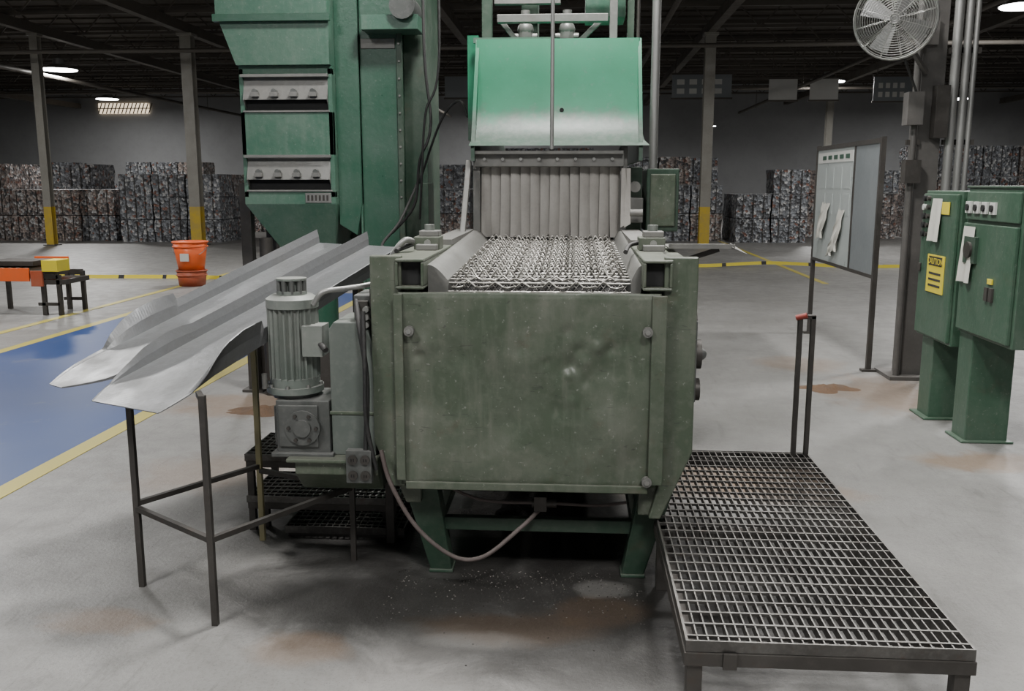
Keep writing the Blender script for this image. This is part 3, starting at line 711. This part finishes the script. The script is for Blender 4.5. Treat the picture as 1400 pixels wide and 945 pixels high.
for i in range(6): b.box(xb-.205+i*.028,xb-.19+i*.028,YF-.009,YF-.006,1.475,1.515,'steel_dk')
b.build('hopper',tw,.006)
b=B()
b.prismY([(-1.73,4.6),(-1.73,1.3),(-1.60,1.22),(-1.56,1.45),(-1.56,4.6)],YF+.1,YF+.75,'green_col')
b.box(-1.56,-1.27,YF+.15,YF+.8,.0,4.6,'green_col'); b.box(-1.27,-1.10,YF+.3,YF+.9,.0,4.6,'green_leg')
b.box(-1.575,-1.56,YF+.12,YF+.16,.8,4.6,'green_lt'); b.box(-1.29,-1.25,YF+.13,YF+.17,.2,4.6,'green_leg')
for z in [1.5+.12*i for i in range(24)]: b.cyl((-1.27,YF+.12,z),(-1.27,YF+.14,z),.008,'steel_dusty',n=6)
b.box(-1.12,-1.06,YF+.05,YF+.3,1.25,1.6,'green_leg'); b.box(-1.55,-1.3,YF+.14,YF+.15,2.55,2.62,'steel_dusty')
b.box(-1.50,-1.1,YF-.05,YF+.2,2.65,2.75,'green_lt'); b.cyl((-1.2,YF-.1,2.8),(-1.2,YF+.2,2.8),.09,'gearbox')
b.build('elevator_casing',tw,.006)
b=B()
for x,y in ((-2.48,6.85),(-2.44,7.3),(-1.75,7.3)): b.box(x-.04,x+.04,y-.04,y+.04,0,1.6 if x<-2 else 1.5,'steel_dk'); b.box(x-.08,x+.08,y-.08,y+.08,0,.02,'steel_dk')
b.cyl((-2.3,6.72,.0),(-2.3,6.72,1.2),.05,'steel_dk'); b.box(-2.5,-1.7,6.9,7.3,.0,.35,'steel_dk')
b.beam((-2.48,6.85,1.4),(-2.3,6.9,1.4),.06,.06,'steel_dk')
b.build('tower_legs',tw)
b=B()
b.tube(smoothpath([(-1.0,6.3,4.5),(-1.02,6.3,2.6),(-.98,6.3,2.0),(-1.06,6.3,1.75),(-1.12,6.4,1.45),(-1.3,6.5,1.25)]),.01,'cable')
b.tube(smoothpath([(-.94,6.2,4.5),(-.9,6.2,2.5),(-1.0,6.2,2.05),(-1.05,6.3,1.6),(-1.1,6.5,1.35)]),.008,'cable')
b.tube(smoothpath([(-.66,5.7,2.0),(-.75,6.0,2.12),(-.9,6.2,2.0),(-1.1,6.5,1.6)]),.008,'cable')
b.tube(smoothpath([(-1.1,6.7,1.7),(-1.2,6.3,1.35),(-1.25,5.9,1.2),(-1.0,5.3,1.2),(-.80,4.9,1.25)]),.01,'cable')
b.build('hanging_cables',tw)

# ------------------------------------------------------------------ control cabinets
cc=empty('electrical_control_cabinet')
b=B()
b.box(2.42,2.72,5.97,6.57,.56,1.55,'green_cab'); b.box(2.395,2.42,5.99,6.55,.58,1.53,'green_cab')
b.box(2.44,2.64,6.3,6.5,.0,.56,'green_cab'); b.box(2.40,2.68,6.26,6.54,0,.015,'green_cab')
b.box(2.38,2.395,6.5,6.53,1.0,1.06,'steel_dk')
b.build('cabinet_a',cc,.006)
b=B()
b.box(2.44,2.78,5.2,5.93,.68,1.57,'green_cab'); b.box(2.415,2.44,5.22,5.91,.70,1.36,'green_cab'); b.box(2.42,2.44,5.22,5.91,1.38,1.55,'green_cab')
b.box(2.45,2.71,5.72,5.92,.0,.68,'green_cab'); b.box(2.42,2.74,5.69,5.95,0,.015,'green_cab'); b.box(2.43,2.80,5.18,5.95,1.57,1.585,'green_leg')
b.build('cabinet_b',cc,.006)
b=B()
for z in (1.5,1.44,1.38,1.32,1.26): b.cyl((2.375,6.5,z),(2.395,6.5,z),.02,'black' if z!=1.44 else 'white',n=12); b.cyl((2.375,6.43,z),(2.395,6.43,z),.016,'steel_dk',n=12)
b.box(2.388,2.395,6.10,6.38,.88,1.13,'yellow'); b.box(2.385,2.388,6.13,6.35,1.06,1.12,'blackink')
for i in range(3): b.box(2.386,2.388,6.14,6.34,.92+i*.04,.935+i*.04,'blackink')
for i,y in enumerate((5.85,5.74,5.63,5.52)):
    b.box(2.405,2.42,y-.035,y+.035,1.42,1.49,'white'); b.cyl((2.395,y,1.455),(2.405,y,1.455),.02,'black',n=12)
b.box(2.40,2.415,5.88,5.9,1.0,1.08,'steel_dk'); b.box(2.395,2.415,5.68,5.84,1.12,1.28,'green_leg'); b.cyl((2.38,5.76,1.2),(2.395,5.76,1.2),.05,'steel_dk',n=16)
for y in (5.5,5.44): 
    b.box(2.40,2.415,y-.02,y+.02,.92,1.0,'steel_dk')
b.box(2.405,2.414,5.44,5.5,1.02,1.05,'yellow'); b.cyl((2.40,6.02,.72),(2.42,6.02,.72),.015,'chrome',n=8)
b.box(2.385,2.39,6.08,6.2,1.40,1.48,'yellow')
b.build('controls_and_labels',cc,.001)
b=B()
def sheet(x,y0,y1,z0,z1,k='paper'):
    vs=[];n=6
    for i in range(n+1):
        for j in range(n+1):
            y=y0+(y1-y0)*i/n+.02*(1-j/n)*math.sin(3*i); z=z0+(z1-z0)*j/n; vs.append((x-.004-.015*(1-j/n)*(1+math.sin(i*1.3)),y,z))
    b.add(vs,[(i*(n+1)+j,(i+1)*(n+1)+j,(i+1)*(n+1)+j+1,i*(n+1)+j+1) for i in range(n) for j in range(n)],k,True)
sheet(2.39,6.2,6.36,1.22,1.5); sheet(2.41,5.72,5.88,1.0,1.34)
b.build('paper_notes',cc)
tx=bpy.data.curves.new('caution_text','FONT'); tx.body='CAUTION'; tx.size=.058; tx.align_x='CENTER'; tx.extrude=.0005; tx.materials.append(M['yellow'])
to=bpy.data.objects.new('caution_text',tx); bpy.context.collection.objects.link(to); to.location=(2.384,6.24,1.07); to.rotation_euler=(math.radians(90),0,math.radians(-90)); to.parent=cc

# ------------------------------------------------------------------ bulletin board
e=empty('bulletin_board'); X=2.54
b=B()
for y in (7.93,9.96): b.box(X-.02,X+.02,y-.02,y+.02,0,1.98,'steel_dk'); b.box(X-.06,X+.06,y-.04,y+.04,0,.02,'steel_dk')
b.box(X-.02,X+.02,7.95,9.94,1.93,1.97,'steel_dk'); b.box(X-.02,X+.02,7.95,9.94,.80,.83,'steel_dk'); b.box(X-.018,X+.018,8.62,8.66,.83,1.93,'steel_dk')
b.build('frame',e)
b=B(); b.box(X-.012,X+.012,8.66,9.94,.83,1.93,'board'); b.box(X-.012,X+.012,7.95,8.62,.83,1.93,'boardg')
b.box(X-.015,X-.012,8.7,9.9,1.80,1.90,'white')
for i in range(5): b.box(X-.017,X-.015,8.8+i*.2,8.93+i*.2,1.83,1.87,'green_col')
for i in range(4):
    for j in range(2): b.box(X-.014,X-.012,8.75+i*.28,8.97+i*.28,1.55-j*.25,1.75-j*.25,'board')
b.build('panels',e)
b=B()
def hang(y,z,w,h,k='paper'):
    n=5;vs=[]
    for i in range(n+1):
        for j in range(n+1):
            yy=y+(i/n-.5)*w*(1-.5*j/n)+.1*(j/n)+.03*math.sin(j*2+i); vs.append((X-.02-.05*math.sin(j/n*2)*(.5+.5*math.sin(i*2)),yy,z-h*j/n+.03*math.sin(i*3)))
    b.add(vs,[(i*(n+1)+j,(i+1)*(n+1)+j,(i+1)*(n+1)+j+1,i*(n+1)+j+1) for i in range(n) for j in range(n)],k,True)
hang(9.5,1.4,.3,.35); hang(8.95,1.35,.22,.4); hang(9.1,1.1,.2,.2)
b.build('papers',e)

# ------------------------------------------------------------------ fan
e=empty('industrial_fan'); c=V((2.33,7.2,2.79)); ax=V((-.45,-1,-.12)).normalized(); a1=ax.orthogonal().normalized(); a2=ax.cross(a1)
R=.29
b=B()
for off in (.06,-.06):
    for i in range(1,17): b.ring(c+ax*off*(1-(i/17)**4*.6),R*i/17,ax,.0022,'chrome',n=36,m=4)
b.ring(c,R,ax,.007,'chrome'); b.ring(c+ax*.03,R-.004,ax,.005,'chrome'); b.ring(c-ax*.03,R-.004,ax,.005,'chrome')
for i in range(12):
    t=2*math.pi*i/12; u=a1*math.cos(t)+a2*math.sin(t)
    for sg in (1,-1): b.tube([c+u*.03+ax*.065*sg,c+u*R*.6+ax*.06*sg,c+u*R*.95+ax*.03*sg,c+u*R],.0028,'chrome',n=5)
b.build('guard',e)
b=B(); b.cyl(c-ax*.03,c+ax*.035,.04,'blade'); b.cyl(c-ax*.22,c-ax*.03,.065,'coldk')
for i in range(4):
    t=2*math.pi*i/4+.4; u=a1*math.cos(t)+a2*math.sin(t); w=a1*-math.sin(t)+a2*math.cos(t)
    b.hexa([c+u*.03-w*.03-ax*.01,c+u*.03+w*.03+ax*.01,c+u*.03+w*.03+ax*.014,c+u*.03-w*.03-ax*.006],[c+u*.25-w*.08-ax*.03,c+u*.24+w*.07+ax*.02,c+u*.24+w*.07+ax*.024,c+u*.25-w*.08-ax*.026],'blade')
b.build('blades_motor',e)
b=B(); b.beam(c-ax*.15,(2.74,7.64,2.76),.05,.05,'coldk'); b.box(2.70,2.80,7.60,7.65,2.66,2.86,'coldk'); b.beam(c-ax*.15-V((0,0,.05)),(2.73,7.62,2.45),.03,.03,'coldk')
b.tube(smoothpath([c-ax*.2,c-ax*.25+V((.05,0,-.25)),V((2.64,7.55,2.3)),V((2.70,7.6,2.2))]),.01,'cable'); b.build('bracket',e)

# ------------------------------------------------------------------ bucket, cart, tape
e=empty('orange_bucket'); x,y=-6.05,14.1; b=B()
def bucket(z0,h,r0,r1,k):
    n=28;vs=[]
    for r,z in ((r0,z0),(r1,z0+h),(r1-.012,z0+h),(r0-.01,z0+.02)): vs+=[(x+r*math.cos(2*math.pi*i/n),y+r*math.sin(2*math.pi*i/n),z) for i in range(n)]
    b.add(vs,[(q*n+i,q*n+(i+1)%n,(q+1)*n+(i+1)%n,(q+1)*n+i) for q in range(3) for i in range(n)]+[tuple(range(n)),tuple(range(3*n,4*n))],k,True)
    b.ring((x,y,z0+h),r1+.004,(0,0,1),.012,k); b.ring((x,y,z0+h-.07),r1-.0,(0,0,1),.01,k)
bucket(0,.24,.2,.23,'redbrown'); bucket(.22,.47,.19,.265,'orange'); b.build('pails',e)
b=B(); b.tube([V((x+.27*math.cos(t),y-.02-.16*math.sin(t),.62-.17*math.sin(t))) for t in [math.pi*i/14 for i in range(15)]],.006,'chrome'); b.box(x-.07,x+.07,y-.249,y-.24,.40,.52,'white'); b.build('bail_handle',e)

e=empty('roller_cart'); b=B()
x0,x1,y0,y1=-8.3,-6.25,10.7,11.3
for xx in (x0,-7.3,x1-.25,x1-.05):
    for yy in (y0,y1-.05): b.box(xx,xx+.05,yy,yy+.05,0,.5,'steel_dk')
b.box(x0,x1-.02,y0,y0+.04,.45,.52,'steel_dk'); b.box(x0,x1-.02,y1-.04,y1,.45,.52,'steel_dk'); b.box(x1-.3,x1-.02,y0,y0+.03,.12,.16,'steel_dk'); b.box(x1-.3,x1-.02,y1-.03,y1,.12,.16,'steel_dk')
for i in range(16): b.cyl((x0+.1+i*.1,y0+.04,.55),(x0+.1+i*.1,y1-.04,.55),.035,'pipe',n=10)
b.box(x0,-6.62,y0-.02,y0,.42,.58,'orange'); b.box(-6.45,-6.25,y0-.03,y0+.25,.54,.68,'yellow'); b.box(-6.9,-6.45,y1-.02,y1,.52,.68,'orange'); b.box(-7.2,-6.6,y0+.05,y1-.1,.6,.66,'steel_dk')
b.box(-6.5,-6.2,y0,y1,.38,.44,'steel_dk'); b.box(-6.6,-6.45,y0-.03,y0,.36,.55,'redbrown'); b.build('cart_frame',e,.004)

def tape(name,pts):
    b=B(); P=smoothpath(pts,14)
    for i in range(len(P)-1):
        k='blackink' if i%9==4 else 'yellow'
        h=.06; a,c2=P[i],P[i+1]
        b.add([a,c2,c2+V((0,.03,h)),a+V((0,.03,h))],[(0,1,2,3)],k)
    b.build(name)
tape('caution_tape',[(-9.8,15.6,.03),(-8.5,15.0,.01),(-7.2,15.05,.005),(-6.3,15,.01),(-5.6,15,.0),(-4.4,15.2,.02),(-3.2,15.3,.02)])
tape('caution_tape.001',[(.6,17,.02),(1.6,17.6,.01),(2.6,17.8,.01),(3.8,18,.05),(5.2,17.8,.01),(6.6,18,.01),(8,18.4,.02)])

def pile(name,x,y,rx,ry,h,k,seed):
    b=B();n=30;vs=[];fs=[]
    for i in range(n+1):
        for j in range(n+1):
            u=-1+2*i/n;w=-1+2*j/n;r=math.hypot(u,w)
            rag=.55+.45*noise.noise(V((math.atan2(w,u)*1.3+seed,r,seed)))
            z=max(0,rag-r)**1.1*h*(.8+.7*noise.noise(V((u*2+seed,w*2,seed)))+.5*noise.noise(V((u*7+seed,w*7,0))))*2
            vs.append((x+u*rx,y+w*ry,max(-.003,z-.002)))
    for i in range(n):
        for j in range(n): a=i*(n+1)+j; fs.append((a,a+n+1,a+n+2,a+1))
    b.add(vs,fs,k,True); b.build(name)
M['dustd']=mat('dark_shot_dust',(.05,.046,.042),.85,.1,dust=(.14,.13,.12),dustamt=.7,topdust=.15,scale=8,bump=.8)
M['dustr']=mat('rusty_dust',(.15,.085,.045),.85,0,dust=(.12,.1,.085),dustamt=.7,topdust=.1,scale=8,bump=.8)
M['dustp']=mat('pale_dust',(.22,.205,.19),.85,0,dust=(.15,.14,.13),dustamt=.6,topdust=.1,scale=8,bump=.8)
pile('dust_pile',-.25,4.3,.5,.5,.06,'dustd',1); pile('dust_pile.001',-1.15,4.8,.5,.25,.08,'dustd',5)
pile('dust_pile.002',-2.2,6.2,.4,.25,.05,'dustr',9); pile('dust_pile.003',2.0,7.2,.4,.25,.04,'dustr',12)
b=B()
for i in range(900):
    x=random.uniform(-.72,.3); y=3.6-abs(random.gauss(0,.22)); r=random.uniform(.001,.0038)
    if y<2.6 or (abs(x+.54)<.09 and y>3.5) or (abs(x-.255)<.09 and y>3.5): continue
    b.sph((x,y,r*.6),r,'dustd' if random.random()<.7 else 'dustp',n=6,sc=(1,1,.6))
b.build('shot_debris')

# ------------------------------------------------------------------ world + camera
w=bpy.data.worlds.new('world'); bpy.context.scene.world=w; w.use_nodes=True
w.node_tree.nodes['Background'].inputs[0].default_value=(.95,.97,1,1); w.node_tree.nodes['Background'].inputs[1].default_value=.22
cam=bpy.data.cameras.new('camera'); cam.sensor_width=36; cam.lens=36*1250/1400; cam.clip_end=200
co=bpy.data.objects.new('camera',cam); bpy.context.collection.objects.link(co)
co.location=(0,0,1.6); co.rotation_euler=(math.radians(90-10.07),0,math.radians(3.9)); bpy.context.scene.camera=co
